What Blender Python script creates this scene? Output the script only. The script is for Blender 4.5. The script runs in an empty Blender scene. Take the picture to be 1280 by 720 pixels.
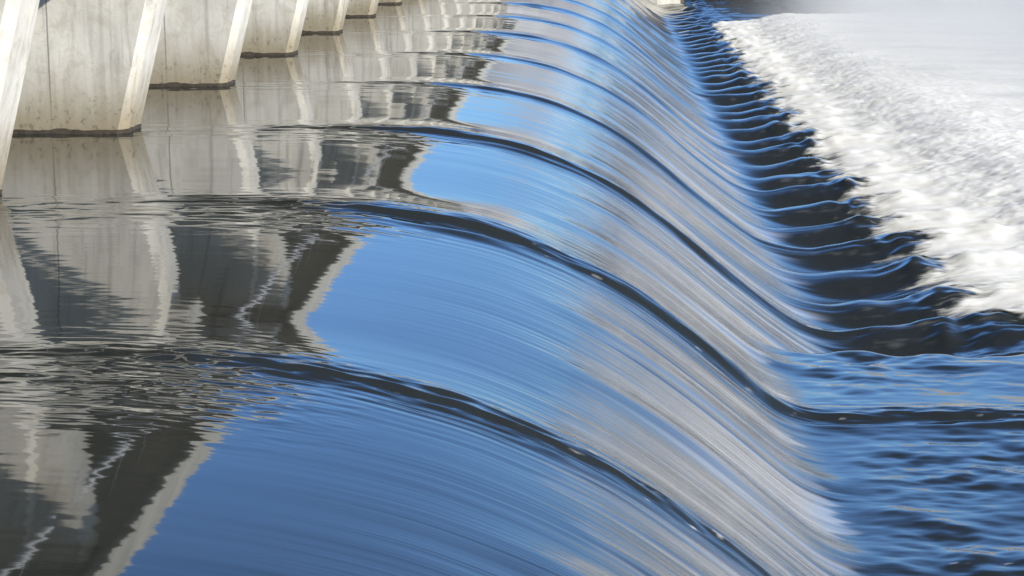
import bpy, bmesh, math, random
import numpy as np
from mathutils import Vector

SC = bpy.context.scene
COL = SC.collection
R = math.radians
random.seed(7)

# ------------------------------------------------------------------ layout
CAM_H = 4.23                     # camera above the still water upstream (z = 0)
F_PX = 2600.0                    # focal length in pixels of the 1280 wide photo
BAY = 10.25                      # distance between piers along the weir
PIER_Y = [19.5 + BAY * k for k in range(-1, 17)]
POOL_Z = -3.2                    # quiet pool below the nearest bays
NOSE_X = -9.05                   # downstream end of the piers at the water line
LEAN = 0.255

# ------------------------------------------------------------------ helpers
def link(name, me, mat=None, parent=None):
    o = bpy.data.objects.new(name, me)
    COL.objects.link(o)
    if mat is not None:
        me.materials.append(mat)
    if parent is not None:
        o.parent = parent
    return o

def tag(o, label=None, cat=None, group=None, kind=None):
    if label: o['label'] = label
    if cat: o['category'] = cat
    if group: o['group'] = group
    if kind: o['kind'] = kind
    return o

def empty(name, loc):
    o = bpy.data.objects.new(name, None)
    COL.objects.link(o)
    o.location = loc
    return o

def add_box(bm, x0, x1, y0, y1, z0, z1):
    vs = [bm.verts.new(p) for p in ((x0,y0,z0),(x1,y0,z0),(x1,y1,z0),(x0,y1,z0),
                                    (x0,y0,z1),(x1,y0,z1),(x1,y1,z1),(x0,y1,z1))]
    for f in ((3,2,1,0),(4,5,6,7),(0,1,5,4),(1,2,6,5),(2,3,7,6),(3,0,4,7)):
        bm.faces.new([vs[i] for i in f])

def prism(bm, bottom, top):
    a = [bm.verts.new(p) for p in bottom]
    b = [bm.verts.new(p) for p in top]
    n = len(a)
    bm.faces.new(a[::-1]); bm.faces.new(b)
    for i in range(n):
        bm.faces.new((a[i], a[(i+1) % n], b[(i+1) % n], b[i]))

def bm_obj(name, bm, mat, parent=None, bevel=0.0):
    bmesh.ops.recalc_face_normals(bm, faces=bm.faces)
    if bevel > 0:
        bmesh.ops.bevel(bm, geom=list(bm.edges), offset=bevel, segments=2, affect='EDGES', profile=0.6)
    me = bpy.data.meshes.new(name)
    bm.to_mesh(me); bm.free()
    return link(name, me, mat, parent)

def grid_mesh(name, X, Y, Z, mat, smooth=True, parent=None):
    ny, nx = Z.shape
    co = np.empty((ny, nx, 3), np.float32)
    co[..., 0] = X; co[..., 1] = Y; co[..., 2] = Z
    idx = np.arange(ny * nx, dtype=np.int32).reshape(ny, nx)
    q = np.stack([idx[:-1, :-1], idx[:-1, 1:], idx[1:, 1:], idx[1:, :-1]], -1).reshape(-1, 4)
    me = bpy.data.meshes.new(name)
    me.vertices.add(ny * nx)
    me.vertices.foreach_set('co', co.ravel())
    me.loops.add(q.size)
    me.loops.foreach_set('vertex_index', q.ravel())
    me.polygons.add(len(q))
    me.polygons.foreach_set('loop_start', np.arange(0, q.size, 4, dtype=np.int32))
    me.update(calc_edges=True)
    if smooth:
        me.polygons.foreach_set('use_smooth', np.ones(len(q), bool))
    me.validate()
    return link(name, me, mat, parent)

def _hash(ix, iy, seed):
    h = (ix.astype(np.int64) * 374761393 + iy.astype(np.int64) * 668265263 + seed * 1442695041) & 0xFFFFFFFF
    h = ((h ^ (h >> 13)) * 1274126177) & 0xFFFFFFFF
    h = ((h ^ (h >> 16)) * 2246822519) & 0xFFFFFFFF
    return ((h ^ (h >> 15)) & 0xFFFF) / 65535.0

def noise(x, y, seed=0):
    """gradient noise, about -1..1"""
    x, y = np.broadcast_arrays(np.asarray(x, float), np.asarray(y, float))
    ix = np.floor(x); iy = np.floor(y)
    fx = x - ix; fy = y - iy
    def g(dx, dy):
        a = _hash(ix + dx, iy + dy, seed) * 2 * np.pi
        return np.cos(a) * (fx - dx) + np.sin(a) * (fy - dy)
    u = fx**3 * (fx * (fx * 6 - 15) + 10); v = fy**3 * (fy * (fy * 6 - 15) + 10)
    a = g(0, 0) * (1 - u) + g(1, 0) * u
    b = g(0, 1) * (1 - u) + g(1, 1) * u
    return (a * (1 - v) + b * v) * 1.5

def sstep(a, b, x):
    t = np.clip((x - a) / (b - a), 0, 1)
    return t * t * (3 - 2 * t)

def spread(y0, y1, n, p):
    """n values between y0 and y1 whose step grows like y**p"""
    a = np.linspace(y0 ** (1 - p), y1 ** (1 - p), n)
    return a ** (1 / (1 - p))

# ------------------------------------------------------------------ node helpers
def new_mat(name):
    m = bpy.data.materials.new(name)
    m.use_nodes = True
    nt = m.node_tree
    nt.nodes.clear()
    return m, nt

class NT:
    def __init__(s, nt): s.nt = nt
    def n(s, t, **kw):
        nd = s.nt.nodes.new(t)
        for k, v in kw.items():
            if k.startswith('in_'):
                key = k[3:]
                key = int(key) if key.isdigit() else key.replace('_', ' ')
                nd.inputs[key].default_value = v
            else:
                setattr(nd, k, v)
        return nd
    def l(s, a, b): s.nt.links.new(a, b)
    def math(s, op, a, b=None, clamp=False):
        nd = s.n('ShaderNodeMath', operation=op); nd.use_clamp = clamp
        for i, v in enumerate((a, b)):
            if v is None: continue
            if isinstance(v, (int, float)): nd.inputs[i].default_value = v
            else: s.l(v, nd.inputs[i])
        return nd.outputs[0]
    def mapr(s, v, a, b, c=0.0, d=1.0, smooth=True):
        nd = s.n('ShaderNodeMapRange'); nd.interpolation_type = 'SMOOTHSTEP' if smooth else 'LINEAR'
        s.l(v, nd.inputs[0])
        for i, x in enumerate((a, b, c, d)): nd.inputs[i+1].default_value = x
        return nd.outputs[0]
    def mix(s, f, a, b, blend='MIX'):
        nd = s.n('ShaderNodeMix', data_type='RGBA', blend_type=blend)
        for i, v in ((0, f), (6, a), (7, b)):
            if isinstance(v, (int, float)): nd.inputs[i].default_value = v
            elif isinstance(v, tuple): nd.inputs[i].default_value = (*v, 1)
            else: s.l(v, nd.inputs[i])
        return nd.outputs[2]
    def coords(s, scale, out='Object', loc=(0,0,0)):
        tc = s.n('ShaderNodeTexCoord'); mp = s.n('ShaderNodeMapping')
        mp.inputs['Scale'].default_value = scale
        mp.inputs['Location'].default_value = loc
        s.l(tc.outputs[out], mp.inputs[0])
        return mp.outputs[0]
    def noise(s, vec, scale=1.0, detail=3.0, rough=0.55, dist=0.0):
        nd = s.n('ShaderNodeTexNoise')
        nd.inputs['Scale'].default_value = scale; nd.inputs['Detail'].default_value = detail
        nd.inputs['Roughness'].default_value = rough; nd.inputs['Distortion'].default_value = dist
        s.l(vec, nd.inputs['Vector'])
        return nd.outputs['Fac']

# ------------------------------------------------------------------ materials
def mat_water():
    m, nt = new_mat('river_water'); N = NT(nt)
    out = N.n('ShaderNodeOutputMaterial')
    p = N.n('ShaderNodeBsdfPrincipled')
    p.inputs['Base Color'].default_value = (0.010, 0.017, 0.022, 1)
    p.inputs['Roughness'].default_value = 0.035
    p.inputs['IOR'].default_value = 1.74
    av = N.n('ShaderNodeAttribute'); av.attribute_name = 'pale_sheen'
    wc = N.mix(av.outputs['Fac'], (0.015, 0.018, 0.017), (0.26, 0.255, 0.25))  # grey sheen of reflected foam put into the base colour
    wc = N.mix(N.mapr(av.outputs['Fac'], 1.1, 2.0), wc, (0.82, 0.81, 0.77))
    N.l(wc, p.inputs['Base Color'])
    # streaks drawn out along the flow
    a = N.noise(N.coords((0.08, 6.0, 0.08)), 1.0, 4, 0.6)
    b = N.noise(N.coords((0.25, 20.0, 0.25)), 1.0, 3, 0.6)
    h = N.math('ADD', N.math('MULTIPLY', a, 0.012), N.math('MULTIPLY', b, 0.0022))
    sa = N.n('ShaderNodeAttribute'); sa.attribute_name = 'streak'
    amt = sa.outputs['Fac']
    bp = N.n('ShaderNodeBump'); bp.inputs['Distance'].default_value = 1.0
    bp.inputs['Strength'].default_value = 1.0
    N.l(N.math('MULTIPLY', h, amt), bp.inputs['Height'])
    N.l(bp.outputs[0], p.inputs['Normal'])
    N.l(p.outputs[0], out.inputs[0])
    return m

def mat_foam(name='white_foam', alpha=True):
    m, nt = new_mat(name); N = NT(nt)
    out = N.n('ShaderNodeOutputMaterial')
    p = N.n('ShaderNodeBsdfPrincipled')
    a = N.noise(N.coords((0.9, 1.7, 1.5)), 1.0, 5, 0.6)
    tc = N.n('ShaderNodeTexCoord'); sx = N.n('ShaderNodeSeparateXYZ'); N.l(tc.outputs['Object'], sx.inputs[0])
    lim = N.math('ADD', a, N.mapr(sx.outputs[0], 7.0, 16.0, 0.0, 0.16))
    c = N.mix(N.mapr(lim, 0.36, 0.58), (0.68, 0.66, 0.575), (0.745, 0.73, 0.675))
    # farther out the foam thins to grey streaks on the water
    b = N.noise(N.coords((0.12, 0.30, 0.3)), 1.0, 5, 0.65)
    out_x = N.math('ADD', sx.outputs[0], N.math('MULTIPLY', N.math('ADD', b, -0.5), 34.0))
    c = N.mix(N.math('MULTIPLY', N.mapr(out_x, 12.0, 27.0), 0.92), c, (0.26, 0.275, 0.285))
    N.l(c, p.inputs['Base Color'])
    p.inputs['Roughness'].default_value = 0.85
    p.inputs['Specular IOR Level'].default_value = 0.1
    p.subsurface_method = 'RANDOM_WALK'
    p.inputs['Subsurface Weight'].default_value = 0.8; p.inputs['Subsurface Radius'].default_value = (1, .95, .9); p.inputs['Subsurface Scale'].default_value = 0.9
    if alpha:
        av = N.n('ShaderNodeAttribute'); av.attribute_name = 'cover'
        N.l(av.outputs['Fac'], p.inputs['Alpha'])
    h = N.noise(N.coords((5.0, 8.5, 8.0)), 1.0, 5, 0.65)
    bp = N.n('ShaderNodeBump'); bp.inputs['Distance'].default_value = 0.05; bp.inputs['Strength'].default_value = 0.25
    N.l(h, bp.inputs['Height']); N.l(bp.outputs[0], p.inputs['Normal'])
    N.l(p.outputs[0], out.inputs[0])
    return m

def mat_concrete(name='pale_concrete', base=(0.63, 0.60, 0.515), waterline=True, joints=True, xoff=0.0):
    m, nt = new_mat(name); N = NT(nt)
    out = N.n('ShaderNodeOutputMaterial')
    p = N.n('ShaderNodeBsdfPrincipled'); p.inputs['Roughness'].default_value = 0.8
    p.inputs['Specular IOR Level'].default_value = 0.25
    tc = N.n('ShaderNodeTexCoord'); geo = N.n('ShaderNodeNewGeometry')
    oi = N.n('ShaderNodeObjectInfo')
    sx = N.n('ShaderNodeSeparateXYZ'); N.l(geo.outputs['Position'], sx.inputs[0])
    def pos(scale):
        mp = N.n('ShaderNodeMapping'); mp.inputs['Scale'].default_value = scale
        N.l(geo.outputs['Position'], mp.inputs[0]); return mp.outputs[0]
    big = N.noise(pos((0.9, 0.9, 0.5)), 1.0, 5, 0.6)
    streak = N.noise(pos((5.0, 5.0, 0.35)), 1.0, 4, 0.6, 0.4)
    fine = N.noise(pos((22, 22, 22)), 1.0, 4, 0.7)
    blot = N.noise(pos((2.6, 2.6, 2.0)), 1.0, 6, 0.7, 0.6)
    c = N.mix(N.mapr(big, 0.3, 0.7), tuple(v * 0.86 for v in base), tuple(v * 1.12 for v in base))
    c = N.mix(N.math('MULTIPLY', N.mapr(blot, 0.46, 0.64), 0.5), c, (0.42, 0.385, 0.30))
    c = N.mix(N.math('MULTIPLY', N.mapr(streak, 0.52, 0.75), 0.55), c, (0.23, 0.215, 0.19))
    c = N.mix(N.math('MULTIPLY', N.mapr(streak, 0.42, 0.25), 0.4), c, (0.60, 0.59, 0.56))
    c = N.mix(N.math('MULTIPLY', N.mapr(fine, 0.5, 0.75), 0.25), c, (0.26, 0.25, 0.23))
    if joints:
        for jx, w, s in ((-10.42, 0.012, 0.75), (-11.45, 0.01, 0.55), (-9.42, 0.03, 0.22), (-12.5, 0.012, 0.7)):
            d = N.math('ABSOLUTE', N.math('ADD', sx.outputs[0], N.math('ADD', N.math('MULTIPLY', fine, 0.02), -jx)))
            c = N.mix(N.math('MULTIPLY', N.mapr(d, w * 2, w * 0.4), s), c, (0.16, 0.15, 0.13))
    if waterline:
        z = N.math('ADD', sx.outputs[2], N.math('MULTIPLY', N.math('ADD', big, -0.5), -0.9))
        z = N.math('ADD', z, N.math('MULTIPLY', N.math('ADD', streak, -0.5), -0.7))
        c = N.mix(N.math('MULTIPLY', N.mapr(z, 1.5, 0.05), 0.9), c, (0.26, 0.212, 0.128))
        spot = N.noise(pos((9, 9, 9)), 1.0, 3, 0.6)
        sp = N.math('MULTIPLY', N.mapr(spot, 0.55, 0.66), N.mapr(z, 1.1, 0.1))
        c = N.mix(N.math('MULTIPLY', sp, 0.55), c, (0.10, 0.085, 0.06))
    N.l(c, p.inputs['Base Color'])
    bp = N.n('ShaderNodeBump'); bp.inputs['Distance'].default_value = 0.006; bp.inputs['Strength'].default_value = 0.4
    N.l(fine, bp.inputs['Height']); N.l(bp.outputs[0], p.inputs['Normal'])
    N.l(p.outputs[0], out.inputs[0])
    return m

def mat_plain(name, c1, c2, scale=2.0, rough=0.85, bump=0.02):
    m, nt = new_mat(name); N = NT(nt)
    out = N.n('ShaderNodeOutputMaterial')
    p = N.n('ShaderNodeBsdfPrincipled'); p.inputs['Roughness'].default_value = rough
    f = N.noise(N.coords((scale, scale, scale)), 1.0, 5, 0.65)
    N.l(N.mix(N.mapr(f, 0.3, 0.7), c1, c2), p.inputs['Base Color'])
    bp = N.n('ShaderNodeBump'); bp.inputs['Distance'].default_value = bump
    N.l(f, bp.inputs['Height']); N.l(bp.outputs[0], p.inputs['Normal'])
    N.l(p.outputs[0], out.inputs[0])
    return m

WATER = mat_water()
FOAM = mat_foam()
CONC = mat_concrete()
DECKC = mat_concrete('deck_concrete', (0.54, 0.52, 0.445), False, False)
SOFFIT = mat_concrete('shade_toned_soffit', (0.48, 0.435, 0.34), False, False)  # deck concrete toned darker to carry the shade under the deck
ALGAE = mat_plain('wet_algae', (0.035, 0.027, 0.017), (0.075, 0.06, 0.04), 6)
BED = mat_plain('river_bed', (0.09, 0.08, 0.06), (0.16, 0.14, 0.11), 0.5)
ROCK = mat_plain('bank_stone', (0.24, 0.24, 0.25), (0.36, 0.36, 0.36), 0.35, 0.9, 0.2)

# ------------------------------------------------------------------ water
PX = np.array([-40,-12,-8,-6,-5,-4.2,-3.4,-2.4,-1.5,-.7,0,.5,1,1.6,2.1,2.65,3.3,3.9,4.5,5.1,5.8,7.0,8.0,9.5,12,60])
PZ = np.array([0,0,0,0,-.01,-.04,-.11,-.27,-.49,-.81,-1.17,-1.52,-1.89,-2.38,-2.80,-3.24,-3.73,-4.12,-4.38,-4.47,-4.42,-4.10,-3.88,-3.86,-3.9,-4.0])
_fx = np.arange(-40, 60, 0.02)
_fz = np.interp(_fx, PX, PZ)
_k = np.exp(-0.5 * (np.arange(-60, 61) * 0.02 / 0.28) ** 2); _k /= _k.sum()
_fz = np.convolve(np.pad(_fz, 60, mode='edge'), _k, mode='valid')
def profile(x): return np.interp(x, _fx, _fz)

def pool_level(x, y):
    y = y + 0.55 * noise(x * 0.4, y * 0.1, 67) + 0.2 * noise(x * 1.3, y * 0.3, 68)
    return POOL_Z - 2.4 * sstep(34.2, 37.5, y)

def smax(a, b, k):
    h = np.clip(0.5 + 0.5 * (a - b) / k, 0, 1)
    return b + (a - b) * h + k * h * (1 - h)

FING_Y = []
for _y in PIER_Y:
    for j in range(3):
        FING_Y.append(_y + j * BAY / 3 + (random.uniform(-.3, .3) if j else 0))

def water_height(X, Y):
    base = profile(X)
    pool = pool_level(X, Y)
    Z = smax(base, pool, 0.35)
    inpool = sstep(0.0, 0.8, pool - base + 0.15)          # 1 on the quiet pool
    slope = sstep(-3.5, 1.0, X) * (1 - inpool)
    flat = 1 - sstep(-5.0, -2.0, X)
    toe = sstep(3.4, 5.6, X) * sstep(34, 37, Y)
    dY = 2.6e-4 * Y ** 1.5
    def fade(f): return np.clip(1.5 - 3.0 * f * dY, 0, 1)  # drop what the grid cannot carry
    d = np.zeros_like(Z); ridge = np.zeros_like(Z)
    # long smooth streaks along the flow
    d += slope * 0.011 * noise(X * 0.10, Y * 0.55, 11)
    d += slope * 0.0062 * noise(X * 0.14, Y * 1.3, 12) * fade(1.3)
    d += slope * 0.0030 * noise(X * 0.22, Y * 3.1, 13) * fade(3.1)
    d += slope * 0.0018 * noise(X * 0.4, Y * 6.5, 14) * fade(6.5)
    d += slope * 0.020 * sstep(0.30, 0.60, noise(X * 0.16, Y * 1.9, 115)) * fade(1.9) * sstep(-0.5, 0.6, X)
    mid = sstep(-6, -3, X) * (1 - sstep(-1.0, 1.5, X))
    d += mid * 0.0016 * noise(X * 0.12, Y * 1.2, 15) + mid * 0.0003 * noise(X * 0.2, Y * 5.0, 16) * fade(5)
    # the still water upstream
    d += flat * (0.0010 * noise(X * 0.35, Y * 1.7, 21) + 0.00035 * noise(X * 0.9, Y * 5.5, 22) * fade(5.5)
                 + 0.0004 * noise(X * 3.0, Y * 7.0, 23) * fade(7))
    # waves behind the piers
    for i, py in enumerate(PIER_Y):
        sel = np.abs(Y[:, 0] - py) < 6
        if not sel.any(): continue
        x = X[sel]; y = Y[sel]
        wob = 0.24 * noise(x * 0.30, 0 * x + i * 3.7, 31) + 0.06 * noise(x * 1.3, 0 * x + i * 1.7, 32)
        t = y - py - wob
        grow = sstep(-8.9, -4.5, x)
        amp = 0.022 + 0.072 * sstep(-6.0, -2.0, x)
        amp = amp * (1 + 0.35 * noise(x * 0.8, y * 0.0 + i, 33)) * (1 - 0.35 * sstep(1.0, 3.5, x))
        amp = amp * (0.62 if i == 1 else 1.2 if i in (2, 3) else 0.6 + 0.5 * ((i * 0.618) % 1.0))
        if i == 1: t = t / 0.8
        if i == 2: t = t / 1.2
        sg = np.where(t < 0, 0.125, 0.95) * (1 + 0.25 * noise(x * 0.3, y * 0 + i + 50, 34))
        w = grow * amp * np.exp(-0.5 * (t / sg) ** 2)
        ridge[sel] += np.exp(-0.5 * ((t + 0.14) / 0.27) ** 2)
        t2 = t + 0.42 + 0.25 * noise(x * 0.22, 0 * x + i * 9.1, 27)
        w += (0.45 + 0.5 * inpool[sel]) * grow * amp * np.exp(-0.5 * (t2 / 0.11) ** 2) * sstep(-4.5, -1.5, x) * np.clip(0.6 + noise(x * 0.4, 0 * x + i * 6.1, 26), 0, 1)
        # small parallel ripples running with it on its near side
        rip = 0.0040 * np.sin(t * 2 * np.pi / 0.25 + 5 * noise(x * 0.35, y * 0.7, 35)) * np.exp(-0.5 * ((t + 0.75) / 0.5) ** 2) * (0.5 + 1.2 * noise(x * 0.5, y * 1.5, 30))
        w += rip * sstep(-6, -3, x) * (1 - 0.5 * sstep(1, 3, x)) * fade(3.0)[sel]
        w += grow * (0.022 * noise(x * 0.9, y * 4.2, 36) + (0.018 if i == 1 else 0.012) * noise(x * 2.8, y * 9, 39) + 0.016 * noise(x * 0.35, y * 6.5, 28) + 0.008 * noise(x * 1.5, y * 12, 25)) * np.exp(-0.5 * (t / 0.28) ** 2) * fade(4)[sel]
        # chopped water close behind the pier
        ch = 1.25 * sstep(-22, -12, x) * (1 - sstep(-4.6, -1.6, x)) * np.exp(-0.5 * ((y - py + 0.8) / 0.95) ** 2)
        w += ch * (0.009 * noise(x * 0.9, y * 2.4, 37) + 0.0095 * noise(x * 2.4, y * 5.5, 38) * fade(5)[sel] + 0.0075 * noise(x * 5, y * 11, 29) * fade(9)[sel])
        d[sel] += w
    # ridges that become the dark fingers at the toe
    for i, fy in enumerate(FING_Y):
        sel = np.abs(Y[:, 0] - fy) < 3.5
        if not sel.any(): continue
        x = X[sel]; y = Y[sel]
        wob = 0.12 * noise(x * 0.4, 0 * x + i * 2.3, 41)
        t = y - fy - wob
        w = 0.068 * sstep(-1.5, 1.5, x) * np.exp(-0.5 * (t / 0.30) ** 2) * (1 + 0.6 * noise(x * 0.5, 0 * x + i, 42))
        w *= (1 - inpool[sel] * 0.8)
        tt = toe[sel]
        ridge[sel] += np.exp(-0.5 * ((t + 0.15) / 0.16) ** 2) * np.clip(0.55 + 1.2 * noise(x * 0.35, 0 * x + i * 4.4, 44), 0, 1)
        w = w * (1 - 0.6 * tt) + tt * (0.40 - 0.26 * sstep(5.9, 8.2, x)) * (1 + sstep(5.6, 7, x) * (0.5 * noise(x * 1.2, 0 * x + i * 3.3, 45) + 0.25 * noise(x * 2.4, y * 2.0, 46))) * (1 + 0.25 * noise(x * 0.9, 0 * x + i * 5.1, 43)) * np.exp(-0.5 * np.where(t < 0, (np.abs(t + 0.0) / 0.95) ** 3.2, (np.abs(t) / 0.8) ** 2))
        d[sel] += w
    d += toe * (0.05 * noise(X * 0.6, Y * 1.6, 51) + 0.032 * noise(X * 1.3, Y * 3.0, 52) * fade(3) + 0.018 * np.abs(noise(X * 3.0, Y * 4.5, 53)) * fade(5) + 0.006 * noise(X * 7, Y * 9, 54) * fade(9)) * sstep(4.6, 7.0, X)
    # quiet pool, small choppy ripples
    gust = 0.55 + 0.75 * noise(X * 0.22, Y * 0.25, 65)
    d += inpool * np.clip(gust, 0.2, 1.5) * (0.082 * noise(X * 0.55, Y * 0.75, 61) + 0.052 * noise(X * 1.2 + 0.5 * noise(X * .5, Y * .5, 66), Y * 1.5, 62)
                   + 0.022 * noise(X * 2.8, Y * 3.4, 63) + 0.005 * noise(X * 5, Y * 8, 64)) * sstep(-.2, 1.2, pool - base)
    # reflected pale sheen painted into the water colour, from ragged line to toe
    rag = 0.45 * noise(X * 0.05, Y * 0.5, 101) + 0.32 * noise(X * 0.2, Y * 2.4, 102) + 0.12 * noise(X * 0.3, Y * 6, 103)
    pale_sheen = sstep(-0.62, -0.38, X + rag - 0.1) * (1 - sstep(-0.02, 0.12, pool - base + 0.45 * rag + 0.12 * noise(X * 0.5, Y * 5, 109))) * (1 - sstep(3.75, 4.45, X + 0.9 * rag))
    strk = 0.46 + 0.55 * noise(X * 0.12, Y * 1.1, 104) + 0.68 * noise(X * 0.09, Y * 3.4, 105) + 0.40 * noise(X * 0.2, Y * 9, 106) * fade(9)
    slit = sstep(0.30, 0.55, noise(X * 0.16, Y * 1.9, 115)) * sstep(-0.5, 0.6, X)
    pale_sheen = pale_sheen * (1 - 0.9 * slit) * np.clip(strk, 0.05, 1.3) * (0.22 + 0.78 * sstep(-0.4, 1.7, X)) * (1 - 0.97 * np.clip(ridge, 0, 1))
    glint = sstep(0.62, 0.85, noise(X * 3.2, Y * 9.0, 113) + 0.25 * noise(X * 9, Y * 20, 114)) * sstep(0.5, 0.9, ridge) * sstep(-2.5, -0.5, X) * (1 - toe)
    pale_sheen = pale_sheen + 1.8 * glint * fade(9)
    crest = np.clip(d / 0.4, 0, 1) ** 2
    pale_sheen = pale_sheen + toe * crest * np.clip(-0.15 + 0.4 * noise(X * 0.8, Y * 3.0, 107) + 0.4 * noise(X * 2.5, Y * 7.0, 108), 0, 0.35) * (1 - inpool)  # pale highlight painted along the finger crests
    streak = 0.03 + 0.97 * sstep(-3.0, 1.5, X) * (1 - 0.9 * inpool) * (1 - 0.6 * toe)
    return Z + d, pale_sheen, np.clip(d / 0.38, 0, 1) * toe, streak

def build_water():
    xs = np.concatenate([np.linspace(-160, -40, 10, endpoint=False), np.linspace(-40, -14, 40, endpoint=False), np.arange(-14, -4.5, 0.09),
                         np.arange(-4.5, 8.5, 0.045), np.arange(8.5, 14, 0.3)])
    ys = spread(10.5, 240.0, 1850, 1.5)
    X, Y = np.meshgrid(xs, ys)
    Z, pale_sheen, _, streak = water_height(X, Y)
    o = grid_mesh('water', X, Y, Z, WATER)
    at = o.data.attributes.new('pale_sheen', 'FLOAT', 'POINT')
    at.data.foreach_set('value', pale_sheen.astype(np.float32).ravel())
    at = o.data.attributes.new('streak', 'FLOAT', 'POINT')
    at.data.foreach_set('value', streak.astype(np.float32).ravel())
    tag(o, 'smooth blue river water bending over the weir crest and sliding down to the foam', 'water', kind='structure')

build_water()

# ------------------------------------------------------------------ foam
def foam_height(X, Y):
    edge = 6.55 + 0.45 * (1 - sstep(42, 62, Y)) + 0.55 * noise(Y * 0.35, Y * 0 + 3, 71)
    edge = edge + 0.30 * noise(X * 0.6, Y * 1.1, 72) + 0.10 * noise(X * 1.5, Y * 3.0, 78) + 8.0 * (1 - sstep(37.0, 40.5, Y - 0.25 * noise(X, Y, 70)))
    r = X - edge
    z = -4.52 + 0.55 * sstep(-1.2, 1.6, r) + 0.85 * sstep(0.6, 6.0, r)
    up = sstep(-0.6, 1.5, r); far = 1 - 0.25 * sstep(6, 22, r)
    n = 0.07 * noise(X * 0.35, Y * 0.6, 73) + 0.05 * noise(X * 0.8, Y * 1.3, 74)
    n += 0.045 * np.abs(noise(X * 1.5, Y * 2.2, 75)) + 0.034 * noise(X * 3.2, Y * 4.6, 76) + 0.018 * noise(X * 6.5, Y * 9, 77)
    rag = r + 0.55 * noise(X * 0.9, Y * 2.2, 171) + 0.45 * noise(X * 2.2, Y * 7.0, 172) + 0.25 * noise(X * 5.0, Y * 13.0, 173)
    return z + n * (0.25 + 0.75 * up) * far, sstep(-0.35, 0.45, rag), rag

def build_foam():
    xs = np.concatenate([np.arange(4.9, 13, 0.05), spread(13.0, 75.0, 260, 1.2)])
    ys = spread(36.5, 143.0, 1000, 1.5)
    X, Y = np.meshgrid(xs, ys)
    Z, cover, rag = foam_height(X, Y)
    wz, _, crest, _ = water_height(X, Y)
    cover = sstep(-0.45, 0.55, rag - 0.95 * crest * (1 - sstep(8.2, 9.5, X)))
    Z = smax(Z, wz + 0.04 + 0.05 * sstep(0, 1.5, rag), 0.12)
    o = grid_mesh('foam', X, Y, Z, FOAM)
    at = o.data.attributes.new('cover', 'FLOAT', 'POINT')
    at.data.foreach_set('value', cover.astype(np.float32).ravel())
    tag(o, 'churning white foam below the toe of the weir', 'foam', kind='stuff')

build_foam()

def build_mist():
    m, nt = new_mat('spray_in_the_air'); N = NT(nt)
    out = N.n('ShaderNodeOutputMaterial')
    v = N.n('ShaderNodeVolumePrincipled')
    v.inputs['Color'].default_value = (0.90, 0.885, 0.84, 1); v.inputs['Anisotropy'].default_value = 0.2
    tc = N.n('ShaderNodeTexCoord'); sx = N.n('ShaderNodeSeparateXYZ'); N.l(tc.outputs['Object'], sx.inputs[0])
    n1 = N.noise(N.coords((0.10, 0.06, 0.22)), 1.0, 3, 0.55)
    x = N.math('ADD', sx.outputs[0], N.math('MULTIPLY', N.math('ADD', n1, -0.5), 9.0))
    y = N.math('ADD', sx.outputs[1], N.math('MULTIPLY', N.math('ADD', n1, -0.5), 30.0))
    z = N.math('ADD', sx.outputs[2], N.math('MULTIPLY', N.math('ADD', n1, -0.5), -5.0))
    d = N.math('MULTIPLY', N.mapr(x, 7.5, 17.0), N.mapr(y, 45.0, 90.0))
    d = N.math('MULTIPLY', d, N.mapr(z, 1.2, -2.4))
    d = N.math('MULTIPLY', d, N.mapr(sx.outputs[0], 66.0, 50.0))
    d = N.math('MULTIPLY', d, N.mapr(sx.outputs[1], 150.0, 128.0))
    N.l(N.math('MULTIPLY', d, MIST), v.inputs['Density'])
    N.l(v.outputs[0], out.inputs['Volume'])
    bm = bmesh.new(); add_box(bm, 6, 70, 38, 174, -4.6, 2.6)
    o = bm_obj('mist', bm, m)
    tag(o, 'pale mist of spray hanging over the foam', 'mist', kind='stuff')
MIST = 0.068
build_mist()

# ------------------------------------------------------------------ downstream river, banks, river bed
def build_downstream():
    xs = np.concatenate([np.arange(13.5, 30, 0.4), spread(30, 240, 80, 1.0001)])
    ys = spread(14.0, 420.0, 500, 1.3)
    X, Y = np.meshgrid(xs, ys)
    Z = -3.45 + 0.05 * noise(X * 0.4, Y * 0.6, 81) + 0.02 * noise(X * 1.1, Y * 1.6, 82)
    near = 1 - sstep(36, 39, Y)
    Z = Z + near * 0.25
    o = grid_mesh('river', X, Y, Z, WATER)
    tag(o, kind='structure')

build_downstream()

bm = bmesh.new()
add_box(bm, -600, 900, -120, 1500, -9, -7.2)
tag(bm_obj('ground', bm, BED), kind='structure')

# ------------------------------------------------------------------ piers
T = 1.36
TOP = 6.08
def plan(x0, x1, ch, t=T, grow=0.0):
    """plan outline of a pier, cut corners at the downstream end"""
    return [(x0, -grow), (x1 - ch, -grow), (x1 + grow, ch), (x1 + grow, t - ch), (x1 - ch, t + grow), (x0, t + grow)]

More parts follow.
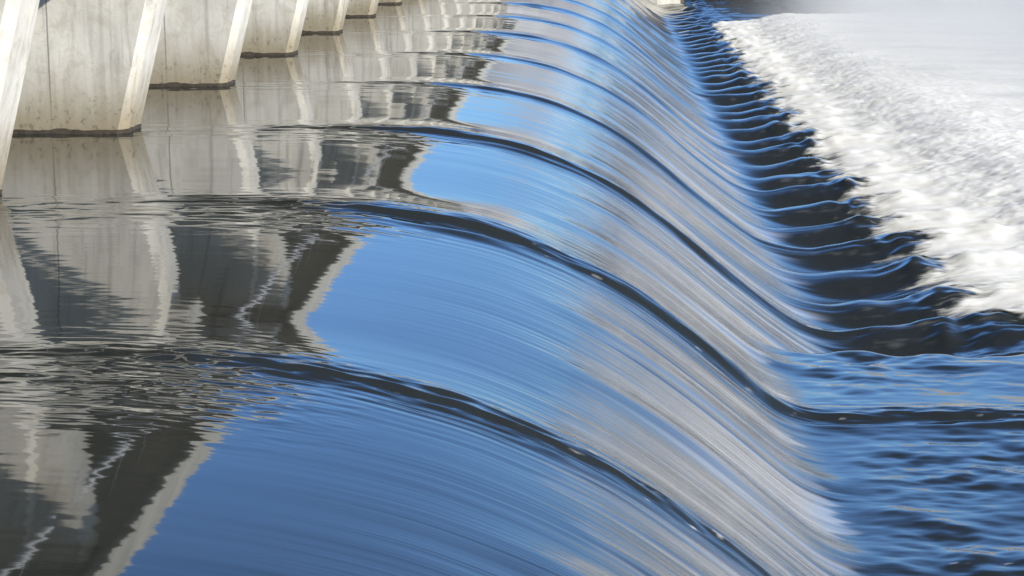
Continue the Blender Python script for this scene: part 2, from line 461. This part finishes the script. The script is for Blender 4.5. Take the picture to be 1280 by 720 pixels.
def make_pier():
    root = empty('bridge_pier', (0, 0, 0))
    xin = -17.0
    zb = -1.2
    split = 0.62
    bm = bmesh.new()
    def nose(z): return NOSE_X + LEAN * z
    # shaft
    lo = [(xin, 0, zb), (nose(zb) - split, 0, zb), (nose(zb) - split, T, zb), (xin, T, zb)]
    hi = [(xin, 0, TOP), (nose(TOP) - split, 0, TOP), (nose(TOP) - split, T, TOP), (xin, T, TOP)]
    prism(bm, lo, hi)
    bm_obj('shaft', bm, CONC, root)
    # cutwater end, corners cut
    bm = bmesh.new()
    ch = 0.17
    def ring(z):
        n = nose(z)
        return [(n - split, 0.0, z), (n - ch, 0.0, z), (n, ch, z), (n, T - ch, z), (n - ch, T, z), (n - split, T, z)]
    prism(bm, ring(zb), ring(TOP))
    bm_obj('cutwater', bm, CONC, root)
    # bracket head that carries the edge of the deck
    bm = bmesh.new()
    prism(bm, [(NOSE_X + LEAN * 3.5 - 0.1, 0.004, 3.5), (-7.9, T - 0.004, 3.5)] and
          [(-8.6, 0.12, 3.55), (-7.75, 0.12, 3.6), (-7.75, T - 0.12, 3.6), (-8.6, T - 0.12, 3.55)],
          [(-8.6, 0.12, TOP - .004), (-6.55, 0.12, TOP - .004), (-6.55, T - 0.12, TOP - .004), (-8.6, T - 0.12, TOP - .004)])
    bm_obj('corbel', bm, CONC, root)
    # wet dark growth at the water line, ragged top
    bm = bmesh.new()
    g = 0.018
    path = []
    def seg(a, b, n):
        for i in range(n):
            t = i / n
            path.append((a[0] + (b[0]-a[0]) * t, a[1] + (b[1]-a[1]) * t))
    n0 = NOSE_X
    pts = [(xin, -g), (n0 - ch, -g), (n0 + g, ch), (n0 + g, T - ch), (n0 - ch, T + g), (xin, T + g)]
    seg(pts[0], pts[1], 110); seg(pts[1], pts[2], 4); seg(pts[2], pts[3], 14); seg(pts[3], pts[4], 4); seg(pts[4], pts[5], 60)
    path.append(pts[5])
    arr = np.array(path)
    tp = 0.075 + 0.03 * noise(arr[:, 0] * 2.1, arr[:, 1] * 2.1, 91) + 0.012 * noise(arr[:, 0] * 7, arr[:, 1] * 7, 92)
    prev = None
    cx, cy = -13.0, T / 2
    for (x, y), z in zip(path, tp):
        s = LEAN * z if x > n0 - 0.3 else 0
        ring_ = [bm.verts.new((x - LEAN * 0.4 if x > n0 - .3 else x, y, -0.4)), bm.verts.new((x + s * .6, y, z * .6)), bm.verts.new((x + s, y, z)),
                 bm.verts.new((x + s - (0.03 if x > n0 - 0.3 else 0), y + (0.03 if y < T/2 else -0.03), z + 0.012))]
        if prev:
            for i in range(3):
                bm.faces.new((prev[i], ring_[i], ring_[i+1], prev[i+1]))
        prev = ring_
    o = bm_obj('algae_band', bm, ALGAE, root)
    o['label'] = 'dark wet growth along the water line'
    return root

def copy_tree(o, parent=None):
    c = o.copy(); COL.objects.link(c)
    if parent is not None: c.parent = parent
    for ch in list(o.children):
        copy_tree(ch, c)
    return c

PIER_LABELS = [
    'nearest leaning concrete pier, cut off by the left edge of the photo',
    'broad concrete pier with a brown stained foot, the nearest whose full foot shows',
    'second of the piers whose whole foot shows, with brown stain above it',
    'third concrete pier with its whole foot in view, narrower, just behind the second',
    'fourth concrete pier with its foot in view, only a short stump under the top edge',
    'fifth concrete pier with its foot in view, a low pale strip at the top edge',
    'concrete pier showing just its dark foot at the top edge of the photo',
    'concrete pier farther along the row than the top edge of the photo shows',
]
pier = make_pier()
for i, k in enumerate(range(2, 16)):
    p = pier if i == 0 else copy_tree(pier)
    p.location = (0, PIER_Y[k] - (0.3 if k == 2 else 1.2), 0)
    tag(p, PIER_LABELS[min(i, 7)], 'pier', 'concrete piers standing in the water upstream of the weir')

# ------------------------------------------------------------------ bridge deck
deck = empty('bridge_deck', (-12, 0, 4.8))
tag(deck, 'concrete bridge deck on the piers, seen upside down in the water at lower left', 'bridge deck')
def dpart(name, boxes, mat=DECKC, bevel=0.0):
    bm = bmesh.new()
    for b in boxes:
        add_box(bm, b[0] + 12, b[1] + 12, b[2], b[3], b[4] - 4.8, b[5] - 4.8)
    return bm_obj(name, bm, mat, deck, bevel)
Y0, Y1 = 4.0, 176.0
dpart('slab', [(-17.2, -6.26, Y0, Y1, 6.12, 6.45)], SOFFIT)
dpart('edge_girder', [(-9.2, -8.6, Y0, Y1, 6.084, 6.118)], SOFFIT)
dpart('inner_girder', [(-12.2, -11.5, Y0, Y1, 6.084, 6.118)], SOFFIT)
dpart('fascia', [(-6.255, -6.05, Y0, Y1, 5.93, 7.3)])

# pipe slung under the deck edge, one length in each bay
def pipe_mesh():
    bm = bmesh.new()
    L = BAY - T - 0.3
    n = 14
    rings = []
    for (y, r) in ((0, .06), (0, .105), (L, .105), (L, .06)):
        rings.append([bm.verts.new((r * math.cos(2*math.pi*i/n), y, r * math.sin(2*math.pi*i/n))) for i in range(n)])
    for a, b in zip(rings, rings[1:]):
        for i in range(n): bm.faces.new((a[i], a[(i+1)%n], b[(i+1)%n], b[i]))
    bm.faces.new(rings[0]); bm.faces.new(rings[-1])
    for q in range(4):
        y = L * (q + .5) / 4
        add_box(bm, -.012, .012, y - .012, y + .012, .05, 1.238)
    bmesh.ops.recalc_face_normals(bm, faces=bm.faces)
    me = bpy.data.meshes.new('service_pipe'); bm.to_mesh(me); bm.free()
    me.materials.append(PIPE)
    return me
PIPE = mat_plain('white_painted_pipe', (0.70, 0.70, 0.68), (0.80, 0.80, 0.78), 3, 0.5, 0.003)
pm = pipe_mesh()
for k in range(1, 15):
    o = link('service_pipe', pm, None, deck)
    o.location = (-7.2 + 12, PIER_Y[k] - 1.2 + T + 0.15, 4.88 - 4.8)

# ------------------------------------------------------------------ far end
bm = bmesh.new()
prism(bm, [(-30, 176.2, -6), (4, 176.2, -6), (6, 178, -6), (6, 200, -6), (-30, 200, -6)],
          [(-30, 176.2, 1.2), (4, 176.2, 1.2), (6, 178, 1.2), (6, 200, 1.2), (-30, 200, 1.2)])
ab = bm_obj('abutment', bm, DECKC)
tag(ab, 'pale concrete abutment closing the far end of the weir', 'abutment')

# grey stone bank across the river beyond the foam
def build_bank():
    xs = np.linspace(-40, 330, 420)
    v = np.linspace(0, 1, 40)
    X, V = np.meshgrid(xs, v)
    top = 6.0 + 2.2 * noise(X * 0.03, X * 0 + 2, 95) + 0.9 * noise(X * 0.13, X * 0 + 5, 96)
    Y = 193 - 32 * sstep(4, 18, X) + 16 * np.clip(V / 0.6, 0, 1) + 60 * np.clip((V - .6) / .4, 0, 1)
    Z = -4.6 + (top + 4.6) * sstep(0, 1, np.clip(V / 0.6, 0, 1)) + 0.5 * noise(X * 0.4, V * 14, 97) + 0.25 * noise(X * 1.1, V * 30, 98)
    o = grid_mesh('river_bank', X, Y, Z, ROCK)
    tag(o, kind='structure')
build_bank()

# ------------------------------------------------------------------ camera
cam = bpy.data.cameras.new('camera')
cam.sensor_width = 36.0
cam.lens = F_PX / 1280 * 36
cam.shift_x = -122 / 1280
cam.clip_end = 5000
co = bpy.data.objects.new('camera', cam)
COL.objects.link(co)
co.location = (0, 0, CAM_H)
co.rotation_euler = (math.pi / 2 - math.atan(480 / F_PX), 0, 0)
SC.camera = co

# ------------------------------------------------------------------ light
EL, AZ = R(31.5), R(122)            # azimuth clockwise from +Y
to_sun = Vector((math.sin(AZ) * math.cos(EL), math.cos(AZ) * math.cos(EL), math.sin(EL)))
sun = bpy.data.lights.new('sun', 'SUN')
sun.energy = 5.0; sun.angle = R(0.5); sun.color = (1.0, 0.95, 0.88)
so = bpy.data.objects.new('sun', sun); COL.objects.link(so)
so.rotation_euler = to_sun.to_track_quat('Z', 'Y').to_euler()

w = bpy.data.worlds.new('World'); SC.world = w; w.use_nodes = True
nt = w.node_tree; nt.nodes.clear(); N = NT(nt)
out = N.n('ShaderNodeOutputWorld'); bg = N.n('ShaderNodeBackground')
sky = N.n('ShaderNodeTexSky'); sky.sky_type = 'NISHITA'; sky.sun_disc = False
sky.sun_elevation = EL; sky.sun_rotation = AZ; sky.altitude = 300
sky.air_density = 1.0; sky.dust_density = 0.3; sky.ozone_density = 4.0
tc = N.n('ShaderNodeTexCoord'); sp = N.n('ShaderNodeSeparateXYZ'); N.l(tc.outputs['Generated'], sp.inputs[0])
blue = N.mix(1.0, sky.outputs[0], (0.84, 1.09, 1.36), 'MULTIPLY')
# low bank of pale cloud along the horizon
mp = N.n('ShaderNodeMapping'); mp.inputs['Scale'].default_value = (9, 9, 26); N.l(tc.outputs['Generated'], mp.inputs[0])
cn = N.noise(mp.outputs[0], 1.0, 5, 0.6)
edge = N.math('ADD', sp.outputs[2], N.math('MULTIPLY', N.math('ADD', cn, -0.5), -0.06))
az = N.math('ARCTAN2', sp.outputs[0], sp.outputs[1])
top = N.math('ADD', N.mapr(az, 0.05, 0.17, 0.045, 0.110), N.math('MULTIPLY', N.mapr(az, 0.06, 0.02, 0.0, 0.058), N.mapr(az, -0.10, -0.06)))
rel = N.math('SUBTRACT', edge, top)
cf = N.mapr(rel, 0.004, -0.008)
low = N.mapr(edge, 0.070, 0.020)
cc = N.mix(low, N.mix(N.mapr(cn, 0.35, 0.65), (2.5, 2.45, 2.6), (4.6, 4.5, 4.7)), (8.6, 8.5, 8.5))
blue = N.mix(1.0, blue, N.math('MULTIPLY', N.mapr(sp.outputs[2], 0.10, 0.25, 0.98, 1.22), N.mapr(sp.outputs[2], 0.27, 0.60, 1.0, 0.25)), 'MULTIPLY')
mp2 = N.n('ShaderNodeMapping'); mp2.inputs['Scale'].default_value = (1.6, 1.6, 3.0); N.l(tc.outputs['Generated'], mp2.inputs[0])
veil = N.math('MULTIPLY', N.mapr(sp.outputs[2], 0.38, 0.75, 0.0, 0.85), N.mapr(N.noise(mp2.outputs[0], 1.0, 4, 0.6), 0.25, 0.5))
blue = N.mix(veil, blue, (0.55, 0.66, 0.90))
c = N.mix(N.math('MULTIPLY', cf, 0.92), blue, cc)
N.l(c, bg.inputs[0]); bg.inputs[1].default_value = 0.14
N.l(bg.outputs[0], out.inputs[0])

SC.view_settings.view_transform = 'Standard'
SC.view_settings.look = 'None'
SC.view_settings.exposure = 0.35
SC.view_settings.gamma = 1
SC.view_settings.use_curve_mapping = False
SC.render.engine = 'CYCLES'
SC.cycles.use_denoising = True
SC.cycles.max_bounces = 6
SC.cycles.volume_bounces = 2
SC.cycles.volume_step_rate = 2.0
SC.cycles.caustics_reflective = True
SC.cycles.blur_glossy = 1.0
SC.cycles.transparent_max_bounces = 12
